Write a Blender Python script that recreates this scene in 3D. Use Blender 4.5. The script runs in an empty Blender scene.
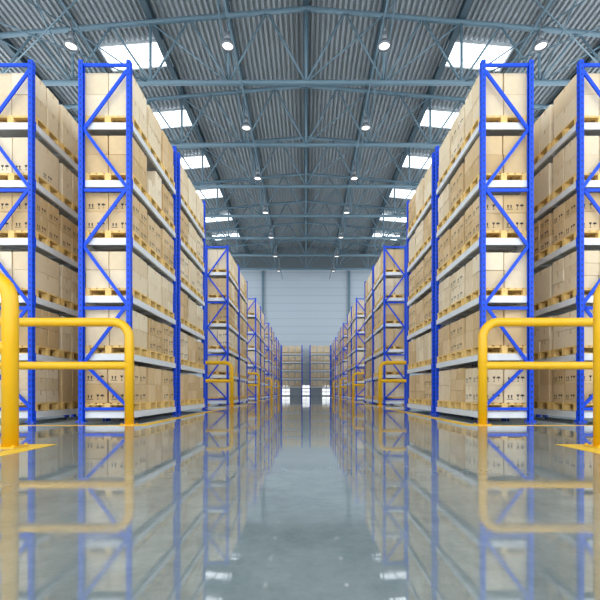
import bpy, math, random
from mathutils import Vector, Matrix
random.seed(7)
scene = bpy.context.scene
COL = scene.collection
CH = 0.577   # camera height

# ---------------------------------------------------------------- materials
def new_mat(name):
    m = bpy.data.materials.new(name); m.use_nodes = True
    nt = m.node_tree
    return m, nt, nt.nodes['Principled BSDF']

def plain(name, col, rough=0.5, metal=0.0, noise=0.0, nscale=8.0, coord='Object'):
    m, nt, b = new_mat(name)
    b.inputs['Roughness'].default_value = rough
    b.inputs['Metallic'].default_value = metal
    if noise > 0:
        tc = nt.nodes.new('ShaderNodeTexCoord')
        n = nt.nodes.new('ShaderNodeTexNoise'); n.inputs['Scale'].default_value = nscale
        n.inputs['Detail'].default_value = 5
        nt.links.new(tc.outputs[coord], n.inputs['Vector'])
        r = nt.nodes.new('ShaderNodeValToRGB')
        r.color_ramp.elements[0].position = 0.3; r.color_ramp.elements[1].position = 0.7
        r.color_ramp.elements[0].color = tuple(c*(1-noise) for c in col)+(1,)
        r.color_ramp.elements[1].color = tuple(min(1, c*(1+noise)) for c in col)+(1,)
        nt.links.new(n.outputs['Fac'], r.inputs['Fac'])
        nt.links.new(r.outputs['Color'], b.inputs['Base Color'])
    else:
        b.inputs['Base Color'].default_value = tuple(col)+(1,)
    return m

def emis(name, col, s):
    m, nt, b = new_mat(name)
    b.inputs['Base Color'].default_value = (0.8, 0.8, 0.8, 1)
    b.inputs['Emission Color'].default_value = tuple(col)+(1,)
    b.inputs['Emission Strength'].default_value = s
    return m

def card_mat(name, a, bcol, island):
    m, nt, b = new_mat(name)
    b.inputs['Roughness'].default_value = 0.75
    if island:
        g = nt.nodes.new('ShaderNodeNewGeometry'); out = g.outputs['Random Per Island']
    else:
        g = nt.nodes.new('ShaderNodeObjectInfo'); out = g.outputs['Random']
    r = nt.nodes.new('ShaderNodeValToRGB')
    r.color_ramp.elements[0].color = tuple(a)+(1,); r.color_ramp.elements[1].color = tuple(bcol)+(1,)
    nt.links.new(out, r.inputs['Fac'])
    tc = nt.nodes.new('ShaderNodeTexCoord')
    n = nt.nodes.new('ShaderNodeTexNoise'); n.inputs['Scale'].default_value = 9
    nt.links.new(tc.outputs['Object'], n.inputs['Vector'])
    mx = nt.nodes.new('ShaderNodeMix'); mx.data_type = 'RGBA'; mx.blend_type = 'MULTIPLY'
    mx.inputs[0].default_value = 0.15
    nt.links.new(r.outputs['Color'], mx.inputs[6]); nt.links.new(n.outputs['Fac'], mx.inputs[7])
    nt.links.new(mx.outputs[2], b.inputs['Base Color'])
    return m

PA, PB = (0.84, 0.66, 0.42), (0.97, 0.82, 0.59)
TA, TB = (0.68, 0.46, 0.22), (0.86, 0.63, 0.36)
M_PALE = card_mat('pale_cardboard', PA, PB, False)
M_TAN = card_mat('tan_cardboard', TA, TB, False)
M_PALE_S = card_mat('pale_cardboard_far', PA, PB, True)
M_TAN_S = card_mat('tan_cardboard_far', TA, TB, True)
M_TAPE = plain('packing_tape', (0.70, 0.51, 0.30), 0.35)
M_INK = plain('printed_ink', (0.03, 0.024, 0.018), 0.6)
M_WOOD = plain('pallet_wood', (0.92, 0.62, 0.22), 0.75, 0, 0.10, 12)
M_WHITE = plain('white_painted_steel', (0.82, 0.84, 0.86), 0.4, 0, 0.04, 4)
M_DECK = plain('shelf_deck_steel', (0.50, 0.53, 0.56), 0.5)
BLUE = (0.002, 0.072, 0.76)
M_BLUE = plain('blue_painted_steel', BLUE, 0.45)
M_BLUE.node_tree.nodes['Principled BSDF'].inputs['Specular IOR Level'].default_value = 0.3
M_YEL = plain('yellow_painted_steel', (0.90, 0.49, 0.006), 0.35, 0, 0.04, 3)
M_LINE = plain('yellow_floor_paint', (0.85, 0.52, 0.02), 0.6, 0, 0.08, 3)
M_TRUSS = plain('blue_grey_painted_steel', (0.15, 0.24, 0.30), 0.45, 0.1)
M_TRUSSD = plain('dark_painted_steel', (0.075, 0.12, 0.15), 0.5, 0.1)
M_ALU = plain('lamp_aluminium', (0.18, 0.20, 0.22), 0.35, 0.5)
M_LENS = emis('lamp_lens', (1.0, 0.99, 0.97), 1.8)
M_SKY = emis('skylight_glazing', (0.88, 0.95, 1.0), 2.3)
M_DOORG = emis('daylit_door_glazing', (0.95, 0.98, 1.0), 1.2)
M_DOORP = plain('white_door_panel', (0.7, 0.72, 0.74), 0.4)
M_FRAME = plain('white_frame', (0.7, 0.74, 0.77), 0.4)

# perforated blue post
def post_mat():
    m, nt, b = new_mat('perforated_blue_steel')
    b.inputs['Roughness'].default_value = 0.45
    b.inputs['Specular IOR Level'].default_value = 0.3
    tc = nt.nodes.new('ShaderNodeTexCoord'); sp = nt.nodes.new('ShaderNodeSeparateXYZ')
    nt.links.new(tc.outputs['Object'], sp.inputs[0])
    def mth(op, a, bb=None):
        n = nt.nodes.new('ShaderNodeMath'); n.operation = op
        if hasattr(a, 'is_linked'): nt.links.new(a, n.inputs[0])
        else: n.inputs[0].default_value = a
        if bb is not None:
            if hasattr(bb, 'is_linked'): nt.links.new(bb, n.inputs[1])
            else: n.inputs[1].default_value = bb
        return n.outputs[0]
    ax = mth('LESS_THAN', mth('ABSOLUTE', sp.outputs[0]), 0.014)
    ay = mth('LESS_THAN', mth('ABSOLUTE', sp.outputs[1]), 0.014)
    band = mth('MAXIMUM', ax, ay)
    z = mth('LESS_THAN', mth('FRACT', mth('MULTIPLY', sp.outputs[2], 9.0)), 0.42)
    f = mth('MULTIPLY', band, z)
    mx = nt.nodes.new('ShaderNodeMix'); mx.data_type = 'RGBA'
    nt.links.new(f, mx.inputs[0])
    mx.inputs[6].default_value = BLUE+(1,); mx.inputs[7].default_value = (0.01, 0.03, 0.2, 1)
    nt.links.new(mx.outputs[2], b.inputs['Base Color'])
    return m
M_POST = post_mat()

def floor_mat():
    m, nt, b = new_mat('polished_concrete')
    tc = nt.nodes.new('ShaderNodeTexCoord')
    n = nt.nodes.new('ShaderNodeTexNoise'); n.inputs['Scale'].default_value = 1.3; n.inputs['Detail'].default_value = 12
    n.inputs['Roughness'].default_value = 0.78
    nt.links.new(tc.outputs['Object'], n.inputs['Vector'])
    r = nt.nodes.new('ShaderNodeValToRGB')
    r.color_ramp.elements[0].position = 0.34; r.color_ramp.elements[1].position = 0.68
    r.color_ramp.elements[0].color = (0.15, 0.188, 0.188, 1); r.color_ramp.elements[1].color = (0.29, 0.335, 0.33, 1)
    nt.links.new(n.outputs['Fac'], r.inputs['Fac'])
    br = nt.nodes.new('ShaderNodeTexBrick')
    br.offset = 0; br.inputs['Scale'].default_value = 1.0
    br.inputs['Brick Width'].default_value = 6.0; br.inputs['Row Height'].default_value = 6.0
    br.inputs['Mortar Size'].default_value = 0.012; br.inputs['Mortar Smooth'].default_value = 0.3
    br.inputs['Color1'].default_value = (1, 1, 1, 1); br.inputs['Color2'].default_value = (0.96, 0.96, 0.96, 1)
    br.inputs['Mortar'].default_value = (0.72, 0.72, 0.72, 1)
    mp = nt.nodes.new('ShaderNodeMapping'); mp.inputs['Location'].default_value = (2.2, 1.0, 0)
    nt.links.new(tc.outputs['Object'], mp.inputs[0]); nt.links.new(mp.outputs[0], br.inputs['Vector'])
    mx = nt.nodes.new('ShaderNodeMix'); mx.data_type = 'RGBA'; mx.blend_type = 'MULTIPLY'; mx.inputs[0].default_value = 1
    nt.links.new(r.outputs['Color'], mx.inputs[6]); nt.links.new(br.outputs['Color'], mx.inputs[7])
    nt.links.new(mx.outputs[2], b.inputs['Base Color'])
    n2 = nt.nodes.new('ShaderNodeTexNoise'); n2.inputs['Scale'].default_value = 1.6; n2.inputs['Detail'].default_value = 9
    n2.inputs['Roughness'].default_value = 0.75
    nt.links.new(tc.outputs['Object'], n2.inputs['Vector'])
    mr = nt.nodes.new('ShaderNodeMapRange'); mr.inputs['From Min'].default_value = 0.32; mr.inputs['From Max'].default_value = 0.7
    mr.inputs['To Min'].default_value = 0.0; mr.inputs['To Max'].default_value = 0.095
    nt.links.new(n2.outputs['Fac'], mr.inputs['Value'])
    nt.links.new(mr.outputs[0], b.inputs['Roughness'])
    b.inputs['IOR'].default_value = 2.1
    return m
M_FLOOR = floor_mat()

def wall_mat():
    m, nt, b = new_mat('wall_cladding')
    tc = nt.nodes.new('ShaderNodeTexCoord'); sp = nt.nodes.new('ShaderNodeSeparateXYZ')
    nt.links.new(tc.outputs['Object'], sp.inputs[0])
    w = nt.nodes.new('ShaderNodeMath'); w.operation = 'MULTIPLY'; w.inputs[1].default_value = 0.9
    nt.links.new(sp.outputs[2], w.inputs[0])
    f = nt.nodes.new('ShaderNodeMath'); f.operation = 'FRACT'; nt.links.new(w.outputs[0], f.inputs[0])
    r = nt.nodes.new('ShaderNodeValToRGB')
    r.color_ramp.elements[0].position = 0.0; r.color_ramp.elements[1].position = 0.12
    r.color_ramp.elements[0].color = (0.38, 0.44, 0.50, 1); r.color_ramp.elements[1].color = (0.53, 0.60, 0.67, 1)
    nt.links.new(f.outputs[0], r.inputs['Fac']); nt.links.new(r.outputs['Color'], b.inputs['Base Color'])
    b.inputs['Roughness'].default_value = 0.55
    return m
M_WALL = wall_mat()
M_CEIL = plain('galvanised_roof_deck', (0.39, 0.425, 0.45), 0.5, 0.0, 0.06, 0.5)
M_GABLE = plain('dark_gable_cladding', (0.15, 0.18, 0.20), 0.6)

# ---------------------------------------------------------------- mesh builder
class MB:
    def __init__(s): s.v = []; s.f = []; s.m = []
    def add(s, vs, fs, mi=0):
        o = len(s.v); s.v += [tuple(v) for v in vs]
        for f in fs: s.f.append(tuple(i+o for i in f)); s.m.append(mi)
    def box(s, c, d, mi=0, M=None):
        x, y, z = c; a, b, e = d[0]/2, d[1]/2, d[2]/2
        vs = [Vector((x+i*a, y+j*b, z+k*e)) for i in (-1, 1) for j in (-1, 1) for k in (-1, 1)]
        if M: vs = [M @ v for v in vs]
        s.add(vs, [(0,1,3,2),(4,6,7,5),(0,4,5,1),(2,3,7,6),(0,2,6,4),(1,5,7,3)], mi)
    def cbox(s, c, d, ch, mi=0):
        x, y, z = c; h = [d[0]/2, d[1]/2, d[2]/2]
        vs = []; idx = {}
        for sx in (-1,1):
            for sy in (-1,1):
                for sz in (-1,1):
                    for ax in range(3):
                        p = [sx*(h[0]-ch), sy*(h[1]-ch), sz*(h[2]-ch)]
                        p[ax] = (sx,sy,sz)[ax]*h[ax]
                        idx[(sx,sy,sz,ax)] = len(vs); vs.append((x+p[0], y+p[1], z+p[2]))
        fs = []
        def quad(keys):
            fs.append([idx[k] for k in keys])
        for ax in range(3):
            o1, o2 = (ax+1)%3, (ax+2)%3
            for sg in (-1,1):
                ks = []
                for a,b in ((-1,-1),(1,-1),(1,1),(-1,1)):
                    t=[0,0,0]; t[ax]=sg; t[o1]=a; t[o2]=b; ks.append((t[0],t[1],t[2],ax))
                if sg<0: ks.reverse()
                quad(ks)
            for a in (-1,1):
                for b in (-1,1):
                    def k(sg, face):
                        t=[0,0,0]; t[ax]=sg; t[o1]=a; t[o2]=b; return (t[0],t[1],t[2],face)
                    ks=[k(-1,o1),k(1,o1),k(1,o2),k(-1,o2)]
                    if a*b>0: ks.reverse()
                    quad(ks)
        for sx in (-1,1):
            for sy in (-1,1):
                for sz in (-1,1):
                    ks=[(sx,sy,sz,0),(sx,sy,sz,1),(sx,sy,sz,2)]
                    if sx*sy*sz<0: ks.reverse()
                    quad(ks)
        s.add(vs, fs, mi)
    def bar(s, p, q, w, t, mi=0):
        p = Vector(p); q = Vector(q); d = (q-p); L = d.length; d.normalize()
        up = Vector((0,1,0)) if abs(d.y) < 0.9 else Vector((1,0,0))
        a = d.cross(up).normalized(); b = d.cross(a).normalized()
        M = Matrix((( a.x,b.x,d.x,(p.x+q.x)/2),(a.y,b.y,d.y,(p.y+q.y)/2),(a.z,b.z,d.z,(p.z+q.z)/2),(0,0,0,1)))
        s.box((0,0,0), (w,t,L), mi, M)
    def tube(s, pts, r, seg=10, mi=0, cap=True):
        pts = [Vector(p) for p in pts]
        n = len(pts); ref = None
        vs = []
        for i,p in enumerate(pts):
            d = (pts[min(i+1,n-1)]-pts[max(i-1,0)]).normalized()
            if ref is None:
                ref = Vector((0,1,0)) if abs(d.y)<0.9 else Vector((1,0,0))
            a = (ref - d*ref.dot(d)).normalized(); b = d.cross(a); ref = a
            for k in range(seg):
                t = 2*math.pi*k/seg
                vs.append(p + a*math.cos(t)*r + b*math.sin(t)*r)
        fs = []
        for i in range(n-1):
            for k in range(seg):
                k2=(k+1)%seg
                fs.append((i*seg+k, i*seg+k2, (i+1)*seg+k2, (i+1)*seg+k))
        if cap:
            fs.append(tuple(reversed(range(seg)))); fs.append(tuple((n-1)*seg+k for k in range(seg)))
        s.add(vs, fs, mi)
    def lathe(s, prof, seg=20, mi=0):
        vs=[]; fs=[]
        for r,z in prof:
            for k in range(seg):
                t=2*math.pi*k/seg; vs.append((r*math.cos(t), r*math.sin(t), z))
        for i in range(len(prof)-1):
            for k in range(seg):
                k2=(k+1)%seg; fs.append((i*seg+k,i*seg+k2,(i+1)*seg+k2,(i+1)*seg+k))
        s.add(vs,fs,mi)
    def mesh(s, name, mats, smooth=False):
        me = bpy.data.meshes.new(name); me.from_pydata(s.v, [], s.f)
        for m in mats: me.materials.append(m)
        me.polygons.foreach_set('material_index', s.m)
        if smooth: me.polygons.foreach_set('use_smooth', [len(f)<=4 for f in s.f])
        me.update(); return me

def obj(name, me, loc=(0,0,0), rz=0.0, parent=None, **props):
    o = bpy.data.objects.new(name, me); COL.objects.link(o)
    o.location = loc; o.rotation_euler = (0,0,rz)
    if parent is not None: o.parent = parent
    for k,v in props.items(): o[k] = v
    return o

def thing(name, parts, loc, rz, label, category, group=None):
    e = obj(name, None, loc, rz, None, label=label, category=category)
    e.empty_display_size = 0.3
    if group: e['group'] = group
    for p in parts:
        c = obj(p[0], p[1], p[2], 0, e)
        if len(p) > 3 and p[3]: c['label'] = p[3]
    return e

# ---------------------------------------------------------------- rack parts
LEV = [0.2+1.125*i for i in range(6)]
TOP = 6.97
NODES = [6.80, 5.66, 4.53, 3.40, 2.27, 1.14, 0.30]

def post_geo(mb, ox=0, oy=0, mi=0, inner=1, w=0.08, d=0.10):
    t = 0.012
    prof = [(-w/2,-d/2),(w/2,-d/2),(w/2,-d/2+0.022),(w/2-t,-d/2+0.022),(w/2-t,-d/2+t),(-w/2+t,-d/2+t),
            (-w/2+t,d/2-t),(w/2-t,d/2-t),(w/2-t,d/2-0.022),(w/2,d/2-0.022),(w/2,d/2),(-w/2,d/2)]
    prof = [(ox+inner*x, oy+y) for x,y in prof]
    n = len(prof)
    vs = [(x,y,0.012) for x,y in prof]+[(x,y,TOP) for x,y in prof]
    fs = [(i,(i+1)%n,(i+1)%n+n,i+n) for i in range(n)]
    fs += [tuple(range(n,2*n)), tuple(reversed(range(n)))]
    mb.add(vs, fs, mi)
    mb.box((ox,oy,0.006),(0.16,0.16,0.012),mi)
    for a in (-1,1):
        mb.box((ox+a*0.06,oy-a*0.06,0.02),(0.02,0.02,0.02),mi)

def brace_list():
    out = []
    s = 1
    for a,b in zip(NODES[:-1], NODES[1:]):
        out.append(((s*0.42,a),(-s*0.42,b))); s = -s
    for z in (6.90, 4.48, 2.20, 0.25):
        out.append(((-0.42,z),(0.42,z)))
    return out

def beam_geo(mb, ox=0, oz=0, mi=0, mj=1, h=0.12):
    mb.box((ox,0,oz-0.01-h/2),(0.05,2.68,h),mi)
    mb.box((ox,0,oz-0.03),(0.058,2.68,0.012),mi)
    for e in (-1,1):
        mb.box((ox,e*1.345,oz-0.08),(0.066,0.012,0.19),mj)

def deck_geo(mb, oz=0, mi=0, mj=1):
    mb.box((0,0,oz-0.01),(0.90,2.66,0.02),mi)
    for y in (-0.9,-0.3,0.3,0.9):
        mb.box((0,y,oz-0.045),(0.89,0.05,0.05),mi)
    for e in (-1,1):
        mb.box((0,e*1.335,oz-0.065),(0.84,0.03,0.13),mj)

pm = {}
for inn in (1,-1):
    mb = MB(); post_geo(mb, inner=inn); pm[inn] = mb.mesh('post', [M_POST])
brace_meshes = []
for (x1,z1),(x2,z2) in brace_list():
    mb = MB(); mb.bar((x1,0,z1),(x2,0,z2),0.06,0.03)
    brace_meshes.append(mb.mesh('brace',[M_BLUE]))
mb = MB(); beam_geo(mb); beam_me = mb.mesh('shelf_beam',[M_WHITE,M_BLUE])
mb = MB(); deck_geo(mb); deck_me = mb.mesh('shelf_deck',[M_DECK,M_WHITE])

def rack_parts():
    P = []
    for x in (-0.46,0.46):
        for y in (-1.4,1.4):
            P.append(('post', pm[1 if x<0 else -1], (x,y,0)))
    for y in (-1.4,1.4):
        for bm_,((x1,z1),(x2,z2)) in zip(brace_meshes, brace_list()):
            P.append(('horizontal_brace' if z1==z2 else 'diagonal_brace', bm_, (0,y,0)))
    for L in LEV:
        P.append(('shelf_deck', deck_me, (0,0,L)))
        for x in (-0.475,0.475):
            P.append(('shelf_beam', beam_me, (x,0,L)))
    return P
RACK = rack_parts()

def simple_rack(first):
    mb = MB()
    for x in (-0.46,0.46):
        for y in (-1.4,1.4): post_geo(mb,x,y,0,1 if x<0 else -1, 0.08, 0.10 if not first else 0.13)
    for y in (-1.4,1.4):
        for (x1,z1),(x2,z2) in brace_list():
            mb.bar((x1,y,z1),(x2,y,z2),0.06,0.03,0)
    for L in LEV[first:]:
        deck_geo(mb,L,2,1)
        for x in (-0.475,0.475): beam_geo(mb,x,L,1,0, 0.12 if not first else 0.17)
    return mb.mesh('pallet_rack',[M_BLUE,M_WHITE,M_DECK])
SR0 = simple_rack(0); SR1 = simple_rack(1)

# ---------------------------------------------------------------- pallet
PH = 0.16
def pallet_geo(mb, M=None):
    PW, PD = 0.83, 0.97
    for i in range(7):
        mb.box((-PD/2+0.05+i*(PD-0.1)/6, 0, PH-0.011),(0.10,PW,0.022),0,M)
    for y in (-0.37,0,0.37):
        mb.box((0,y,PH-0.032),(PD,0.09,0.02),0,M)
        mb.box((0,y,0.01),(PD,0.09,0.02),0,M)
        for x in (-0.42,0,0.42):
            mb.box((x,y,(PH-0.022)/2),(0.12,0.09,PH-0.062),0,M)
mb = MB(); pallet_geo(mb); PALLET = mb.mesh('pallet',[M_WOOD])

# ---------------------------------------------------------------- carton
BX, BY0, BZ0 = 0.452, 0.380, 0.378
def marks(mb, mi, BY, BZ):
    shapes = []
    def arrow(cx, cz, s):
        shapes.append([(cx-0.22*s,cz),(cx+0.22*s,cz),(cx+0.22*s,cz+0.9*s),(cx-0.22*s,cz+0.9*s)])
        shapes.append([(cx-0.55*s,cz+0.9*s),(cx+0.55*s,cz+0.9*s),(cx,cz+1.6*s)])
    arrow(-0.14,-0.10,0.046); arrow(-0.08,-0.10,0.046)
    shapes.append([(-0.172,-0.123),(-0.048,-0.123),(-0.048,-0.112),(-0.172,-0.112)])
    # glass
    shapes.append([(0.02,-0.048),(0.036,-0.069),(0.05,-0.069),(0.066,-0.048),(0.07,-0.022),(0.016,-0.022)])
    shapes.append([(0.039,-0.112),(0.047,-0.112),(0.047,-0.069),(0.039,-0.069)])
    shapes.append([(0.02,-0.123),(0.066,-0.123),(0.056,-0.112),(0.030,-0.112)])
    # umbrella
    shapes.append([(0.13+0.04*math.cos(t*math.pi/8), -0.06+0.04*math.sin(t*math.pi/8)) for t in range(9)])
    shapes.append([(0.1265,-0.123),(0.1335,-0.123),(0.1335,-0.06),(0.1265,-0.06)])
    e = 0.0012; dz = -(BZ-BZ0)/2
    k = min(1.0, BY0/BX)
    for sh in shapes:
        n = len(sh); f = [tuple(range(n))]
        mb.add([(u, -BY/2-e, w+dz) for u,w in sh], f, mi)
        mb.add([(-u, BY/2+e, w+dz) for u,w in sh], f, mi)
        mb.add([(BX/2+e, u*k, w+dz) for u,w in sh], f, mi)
        mb.add([(-BX/2-e, -u*k, w+dz) for u,w in sh], f, mi)

# load styles: (boxes along y, tiers, box y size, box z size)
STY = {'std':(2,2,0.376,0.350), 'tall':(2,2,0.376,0.372), 'wide':(1,2,0.77,0.36), 'flat':(2,3,0.376,0.245),
       'big':(1,1,0.77,0.71), 'top':(2,2,0.376,0.425), 'topwide':(1,2,0.77,0.425), 'low':(2,2,0.36,0.31)}
cart_geo = {}; cart_me = {}
for st,(ny,nz,BY,BZ) in STY.items():
    for wm in (True,False):
        mb = MB(); mb.cbox((0,0,0),(BX,BY,BZ),0.007,0)
        e = 0.0005
        mb.box((0,0,BZ/2),(BX,0.05,2*e),1)
        for s in (-1,1): mb.box((s*BX/2,0,BZ/2-0.05),(2*e,0.05,0.1),1)
        if wm: marks(mb,2,BY,BZ if st!='flat' else 0.305)
        cart_geo[(st,wm)] = mb
        for pale in (True,False):
            cart_me[(st,wm,pale)] = mb.mesh('cardboard_box',[M_PALE if pale else M_TAN, M_TAPE, M_INK])

# ---------------------------------------------------------------- racks placing
X1 = 3.88
X2 = 5.77
BL = [8.0+10.1*i for i in range(5)]
racks = []
for s in (-1,1):
    rz = 0 if s < 0 else math.pi
    for bi,y0 in enumerate(BL):
        for u in (0,1):
            yc = y0+1.45+u*3.1
            racks.append(((s*X1,yc,0),rz,0,bi<2,1))
    for u in (0,1):
        racks.append(((s*X2,8.0+1.45+u*3.1,0),rz,0,True,2))
for x in (-5.0,-1.95,1.95,5.0):
    racks.append(((x,57.0,0),math.pi/2,1,False,3))

LBL_R = {1:'tall blue steel pallet rack with white shelves beside the main aisle',
         2:'tall blue steel pallet rack with white shelves in the outer row',
         3:'blue pallet rack with open passage below, against end wall'}
pallets = []; cartons = []
for loc,rz,first,det,row in racks:
    if det:
        thing('pallet_rack', RACK, loc, rz, LBL_R[row], 'pallet rack', 'blue pallet racks')
    else:
        obj('pallet_rack', SR1 if first else SR0, loc, rz, None, label=LBL_R[row], category='pallet rack', group='blue pallet racks')
    R = Matrix.Translation(loc) @ Matrix.Rotation(rz,4,'Z')
    for li in range(first,6):
        L = LEV[li]
        palel = random.random() < (0.25,0.45,0.8,0.1,0.6,0.95)[li]
        if row == 3: palel = True  # end-rack boxes all pale, their colour making up for weak light there
        for pi in range(3):
            py = (pi-1)*0.90
            dx = random.uniform(-0.012,0.012)
            PM = R @ Matrix.Translation((dx,py,L+0.001))
            pc = PM.translation
            pallets.append((pc.length, PM, rz))
            pale = palel if (random.random()<0.8 or row==3) else (not palel)
            wm = random.random() < (0.9 if li==3 else 0.10 if pale else 0.35)
            if li == 5: st = random.choice(['top','top','top','topwide'])
            elif row == 3: st = 'low'
            elif pale: st = random.choice(['std','tall','tall','std','wide','flat','big'])
            else: st = random.choice(['std','tall','std','flat','tall'])
            ny,nz,BY,BZ = STY[st]
            for ix in (-1,1):
                for iy in ((-1,1) if ny==2 else (0,)):
                    for iz in range(nz):
                        if iz==nz-1 and nz>1 and random.random()<0.02: continue
                        j = lambda a: random.uniform(-a,a)
                        BM = PM @ Matrix.Translation((ix*0.2345+j(0.007), iy*0.199+j(0.008), PH+0.002+BZ/2+iz*(BZ+0.0015)))
                        c = BM.translation
                        if row==1:
                            exp = (ix*(-1 if rz else 1)*(-1 if loc[0]>0 else 1) > 0)
                        else: exp = (abs(c.x) < abs(loc[0]))
                        front = (pi==(0 if rz==0 else 2) and iy in (0,-1 if rz==0 else 1)) and abs(loc[1]-9.45)<0.1
                        vis = exp or front
                        if row==2 and not front and c.y>9.9: vis=False
                        cartons.append((0 if vis else 1, c.length, BM, rz, pale, wm, st))
pallets.sort(key=lambda t:t[0])
cartons.sort(key=lambda t:(t[0],t[1]))
NB = 300; NP = 300
for i,(d,PM,rz) in enumerate(pallets[:NP]):
    obj('wooden_pallet', PALLET, PM.translation, rz, None, label='light wooden pallet carrying cardboard boxes on a rack shelf',
        category='pallet', group='wooden pallets on rack shelves')
mb = MB()
for d,PM,rz in pallets[NP:]: pallet_geo(mb,PM)
obj('wooden_pallets', mb.mesh('wooden_pallets',[M_WOOD]), label='light wooden pallets on the distant rack shelves', category='pallets', kind='stuff')
for v,d,BM,rz,pale,wm,st in cartons[:NB]:
    sz = 'wide ' if st in ('wide','topwide') else 'large ' if st=='big' else 'flat ' if st=='flat' else ''
    lb = sz + ('pale cream cardboard box' if pale else 'brown cardboard box') + (' printed with black handling symbols' if wm else ' with plain sides') + ' on pallet'
    obj('cardboard_box', cart_me[(st,wm,pale)], BM.translation, rz, None, label=lb, category='box', group='cardboard boxes on rack pallets')
mb = MB()
for v,d,BM,rz,pale,wm,st in cartons[NB:]:
    base = 0 if pale else 1
    ny,nz,BY,BZ = STY[st]
    if d < 22 and v==0:
        g = cart_geo[(st,wm)]
        o = len(mb.v)
        mb.v += [tuple(BM @ Vector(p)) for p in g.v]
        mb.f += [tuple(i+o for i in f) for f in g.f]
        mb.m += [(base,2,3)[k] for k in g.m]
    else:
        mb.box((0,0,0),(BX,BY,BZ),base,BM)
        if v==0 and wm and d<40:
            for sx in (-1,1):
                mb.box((sx*BX/2,-0.09,-0.07),(0.002,0.12,0.05),3,BM)
obj('cardboard_boxes', mb.mesh('cardboard_boxes',[M_PALE_S,M_TAN_S,M_TAPE,M_INK]), label='cream and brown cardboard boxes filling the rack shelves', category='boxes', kind='stuff')

# ---------------------------------------------------------------- guard rails
def arc(cx, cz, r, a0, a1, n=8):
    return [(cx+r*math.cos(a0+(a1-a0)*i/n), 0, cz+r*math.sin(a0+(a1-a0)*i/n)) for i in range(n+1)]
GW, GH, GR = 3.3, 1.88, 0.28
r_t = 0.078
mb = MB()
path = [(-GW/2,0,0.012)] + arc(-GW/2+GR, GH-r_t-GR, GR, math.pi, math.pi/2) + arc(GW/2-GR, GH-r_t-GR, GR, math.pi/2, 0) + [(GW/2,0,0.012)]
mb.tube(path, r_t, 16); g_frame = mb.mesh('guard_frame',[M_YEL],True)
mb = MB(); mb.tube([(-GW/2,0,0),(GW/2,0,0)], r_t*0.9, 16, cap=False); g_rail = mb.mesh('middle_rail',[M_YEL],True)
mb = MB(); mb.box((0,0,0.006),(0.24,0.24,0.012))
for a in (-1,1):
    for b in (-1,1): mb.lathe([(0.014,0.012),(0.014,0.03),(0.0,0.03)],8); mb.v[-24:] = [(x+a*0.095,y+b*0.095,z) for x,y,z in mb.v[-24:]]
g_base = mb.mesh('base_plate',[M_YEL])
GUARD = [('guard_frame',g_frame,(0,0,0)),('middle_rail',g_rail,(0,0,1.04)),
         ('base_plate',g_base,(-GW/2,0,0)),('base_plate',g_base,(GW/2,0,0))]
gy = [4.36] + [b-0.7 for b in BL]
for s in (-1,1):
    for y in gy:
        thing('guard_rail', GUARD, (s*(3.1+GW/2),y,0), 0, 'yellow tubular steel guard rail protecting the rack end', 'guard rail', 'yellow rack guard rails')

# yellow floor lines
for s in (-1,1):
    segs = [(4.36-8,4.36+0.22)] + [(b-0.9, b+6.6) for b in BL]
    for a,b in segs:
        m2 = MB(); m2.box((0,0,0.0015),(0.2,b-a,0.003))
        for e in (-1,1): m2.box((s*1.9,e*((b-a)/2-0.06),0.0015),(3.6,0.12,0.003))
        obj('floor_marking', m2.mesh('floor_marking',[M_LINE]), (s*2.84,(a+b)/2,0), label='yellow painted safety line on floor around racks', category='floor marking', group='yellow floor lines')

# ---------------------------------------------------------------- shell
HW = 20.0; Y0, Y1 = -12.0, 60.0
ZR = 21.0+CH; ZE = 19.2+CH
ZC = 16.5+CH
def zroof(x): return ZR - (ZR-ZE)*abs(x)/HW
mb = MB(); mb.box((0,(Y0+Y1)/2,-0.1),(2*HW+1,Y1-Y0+1,0.2)); obj('floor', mb.mesh('floor',[M_FLOOR]), kind='structure')
mb = MB(); ZG = 18.4
mb.box((0,Y1+0.125,ZG/2),(2*HW+0.4,0.25,ZG),0)
n = [( -HW-0.2,ZG),(HW+0.2,ZG),(HW+0.2,zroof(HW)+0.2),(0,ZR+0.2),(-HW-0.2,zroof(HW)+0.2)]
mb.add([(x,Y1,z) for x,z in n]+[(x,Y1+0.25,z) for x,z in n], [(0,1,2,3,4),(9,8,7,6,5)]+[(i,(i+1)%5+0,(i+1)%5+5,i+5) for i in range(5)],1)
obj('wall_back', mb.mesh('wall_back',[M_WALL,M_GABLE]), kind='structure')
# side walls: solid lower wall, open mullioned band above added for fill light
for s,nm in ((-1,'wall_left'),(1,'wall_right')):
    mb = MB(); zl, zh = 6.0, 18.9
    mb.box((0,(Y0+Y1)/2,zl/2),(0.2,Y1-Y0,zl))
    mb.box((0,(Y0+Y1)/2,(zh+ZE)/2),(0.2,Y1-Y0,ZE-zh))
    y = Y0
    while y <= Y1+0.01:
        mb.box((0,y,(zl+zh)/2),(0.2,0.25,zh-zl)); y += 6.0
    mb.box((0,(Y0+Y1)/2,(zl+zh)/2),(0.15,Y1-Y0,0.15))
    obj(nm, mb.mesh(nm,[M_WALL]), (s*(HW+0.3),0,0), kind='structure')
# corrugated deck
mb = MB(); pitch = 0.30
xs = []; x = -HW-0.4
while x < HW+0.4:
    xs += [(x,0),(x+0.125,0),(x+0.145,0.13),(x+0.28,0.13)]; x += pitch
vs = []
for x,dz in xs: vs += [(x,Y0,zroof(x)+0.05+dz),(x,Y1+0.2,zroof(x)+0.05+dz)]
mb.add(vs, [(2*i,2*i+1,2*i+3,2*i+2) for i in range(len(xs)-1)])
obj('ceiling', mb.mesh('ceiling',[M_CEIL]), kind='structure')
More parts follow.
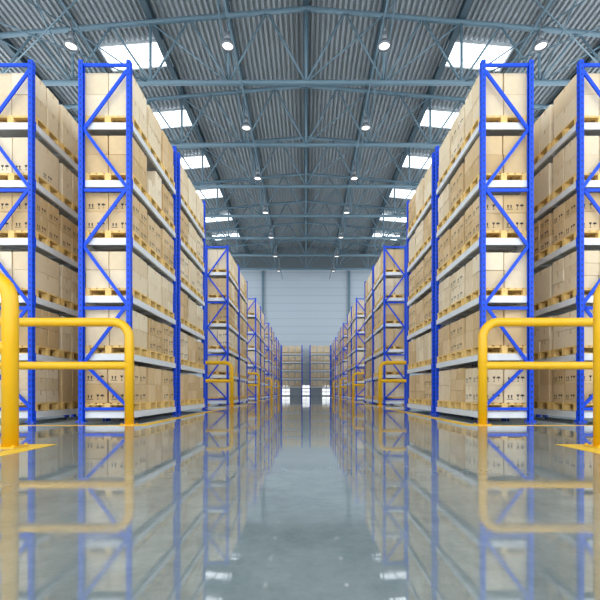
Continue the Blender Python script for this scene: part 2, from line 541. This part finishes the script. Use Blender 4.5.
# skylights
k = 1
slope = math.atan((ZR-ZE)/HW)
for i in range(-4,6):
    y = 24.8+5.75*i
    for s in (-1,1):
        mb = MB(); mb.box((0,0,0),(3.6,1.75,0.02),0)
        for a in (-1,1):
            mb.box((0,a*0.91,0.02),(3.8,0.08,0.14),1); mb.box((a*1.85,0,0.02),(0.08,1.9,0.14),1)
        for a in (-0.6,0.6): mb.box((a,0,-0.02),(0.05,1.75,0.04),1)
        x = s*10.1
        o = obj('window_%d'%k, mb.mesh('window',[M_SKY,M_FRAME]), (x,y,zroof(x)-0.06), kind='structure')
        o.rotation_euler = (0, s*slope, 0); k += 1
# end wall columns, doors
for i,x in enumerate((-12.4,-6.2,6.2,12.4)):
    mb = MB(); mb.box((0,0,9.0),(0.3,0.3,18.0)); obj('trim_%d'%(i+1), mb.mesh('trim',[M_TRUSS]), (x,59.84,0), kind='structure')
for i,x in enumerate((-2.9,0,2.9)):
    mb = MB()
    for kx in range(2):
        for kz in range(3):
            mb.box((-0.3+kx*0.6,0,0.36+kz*0.5),(0.52,0.03,0.42),0)
    for kx in range(3): mb.box((-0.6+kx*0.6,0,0.8),(0.09,0.06,1.6),1)
    for kz in range(4): mb.box((0,0,0.08+kz*0.5),(1.3,0.06,0.1),1)
    obj('door_%d'%(i+1), mb.mesh('door',[M_DOORG,M_DOORP]), (x,59.94,0), kind='structure')

# purlins and tubes (longitudinal)
def long_beam(x, z, w, h, name, label, mat):
    mb = MB(); L = Y1-4
    mb.box((0,0,h/2-0.02),(w,L,0.04)); mb.box((0,0,-h/2+0.02),(w,L,0.04)); mb.box((0,0,0),(0.05,L,h-0.04))
    obj(name, mb.mesh(name,[mat]), (x,(Y1+4)/2,z), label=label, category='beam', group='long roof beams')
for x in (0,-4.15,4.15,-8.3,8.3,-12.45,12.45,-16.6,16.6):
    big = x in (0,-8.3,8.3,-16.6,16.6)
    h = 0.42 if big else 0.22
    long_beam(x, zroof(x)-h/2-(0.0 if x else 0.02), 0.34 if big else 0.16, h, 'roof_purlin', 'dark grey steel beam running under the roof', M_TRUSSD)
for x in (-10.2,-3.4,3.4,10.2):
    mb = MB(); mb.tube([(0,4,0),(0,59.95,0)],0.045,8); obj('cable_conduit', mb.mesh('cable_conduit',[M_TRUSS],True), (x,0,ZC-0.21), label='thin steel conduit carrying pendant lamps below trusses', category='conduit', group='lamp conduits')

# trusses
P2 = 4.15
parts = []
def part(name, pts, r, seg=8):
    mb = MB(); mb.tube(pts, r, seg); return (name, mb.mesh(name,[M_TRUSS],True), (0,0,0))
mb = MB()
for s in (-1,1): mb.tube([(s*HW,0,zroof(HW)-0.5),(0,0,ZR-0.55)],0.13,8)
parts.append(('top_chord', mb.mesh('top_chord',[M_TRUSS],True),(0,0,0)))
parts.append(part('bottom_chord', [(-HW,0,ZC),(HW,0,ZC)], 0.14, 10))
for i in range(-4,5):
    x = i*P2
    parts.append(part('web_post', [(x,0,ZC),(x,0,zroof(x)-0.52)], 0.075))
    for s in (-1,1):
        x2 = x+s*P2/2
        if abs(x2) > HW: continue
        parts.append(part('web_diagonal', [(x,0,ZC),(x2,0,zroof(x2)-0.52)], 0.055))
        if s == (1 if x >= 0 else -1) and abs(x+s*P2) < HW:
            x3 = x+s*P2
            parts.append(part('web_diagonal', [(x,0,ZC),(x3,0,zroof(x3)-0.52)], 0.04))
brc = []
for x0 in (-16.6,8.3):
    brc.append(part('cross_brace', [(x0,0,ZC),(x0+8.3,5.6,ZC)], 0.035, 6))
    brc.append(part('cross_brace', [(x0+8.3,0,ZC),(x0,5.6,ZC)], 0.035, 6))
for x in (-12.45,-4.15,4.15,12.45):
    brc.append(part('sway_brace', [(x,0,ZC),(x,5.6,zroof(x)-0.55)], 0.04, 6))
    brc.append(part('sway_brace', [(x,5.6,ZC),(x,0,zroof(x)-0.55)], 0.04, 6))
TY = [22.2+5.6*i for i in range(-2,7)]
for y in TY:
    thing('roof_truss', parts + (brc if y < 54 else []), (0,y,0), 0, 'blue-grey tubular steel truss spanning under the roof', 'roof truss', 'roof trusses')

# ---------------------------------------------------------------- pendant lamps
S = 0.72
def sc(p): return [(r*S,z*S) for r,z in p]
mb = MB(); mb.lathe(sc([(0.0,0.90),(0.1,0.90),(0.17,0.84),(0.17,0.42),(0.1,0.40)]),20); housing = mb.mesh('lamp_housing',[M_ALU],True)
mb = MB(); mb.lathe(sc([(0.12,0.42),(0.24,0.36),(0.34,0.22),(0.40,0.0),(0.34,0.0),(0.30,0.2),(0.22,0.32),(0.1,0.37)]),24); shade = mb.mesh('lamp_shade',[M_ALU],True)
mb = MB(); mb.lathe(sc([(0.325,0.09),(0.2,0.05),(0.0,0.04)]),24); lens = mb.mesh('lamp_lens',[M_LENS],True)
mb = MB(); mb.tube([(0,0,0.8*S),(0,0,ZC-0.27-15.55)],0.022,8); stem = mb.mesh('lamp_stem',[M_ALU],True)
LAMP = [('lamp_stem',stem,(0,0,0)),('lamp_housing',housing,(0,0,0)),('lamp_shade',shade,(0,0,0)),('lamp_lens',lens,(0,0,0),'glowing white lens')]
for i in range(-1,7):
    for x in (-10.2,-3.4,3.4,10.2):
        thing('pendant_lamp', LAMP, (x,18.06+5.6*i,15.55), 0, 'round aluminium high-bay pendant lamp glowing under the roof', 'lamp', 'pendant lamps')

# ---------------------------------------------------------------- world, camera
w = bpy.data.worlds.new('World'); scene.world = w; w.use_nodes = True
bg = w.node_tree.nodes['Background']; bg.inputs[0].default_value = (0.90,0.955,1.0,1); bg.inputs[1].default_value = 2.95
cam = bpy.data.cameras.new('Camera'); co = bpy.data.objects.new('Camera',cam); COL.objects.link(co)
co.location = (0,0,CH); co.rotation_euler = (math.pi/2,0,0)
cam.sensor_width = 36; cam.lens = 36*416/600
cam.shift_x = -6/600; cam.shift_y = 92/600
cam.clip_end = 300
scene.camera = co
scene.view_settings.view_transform = 'Standard'
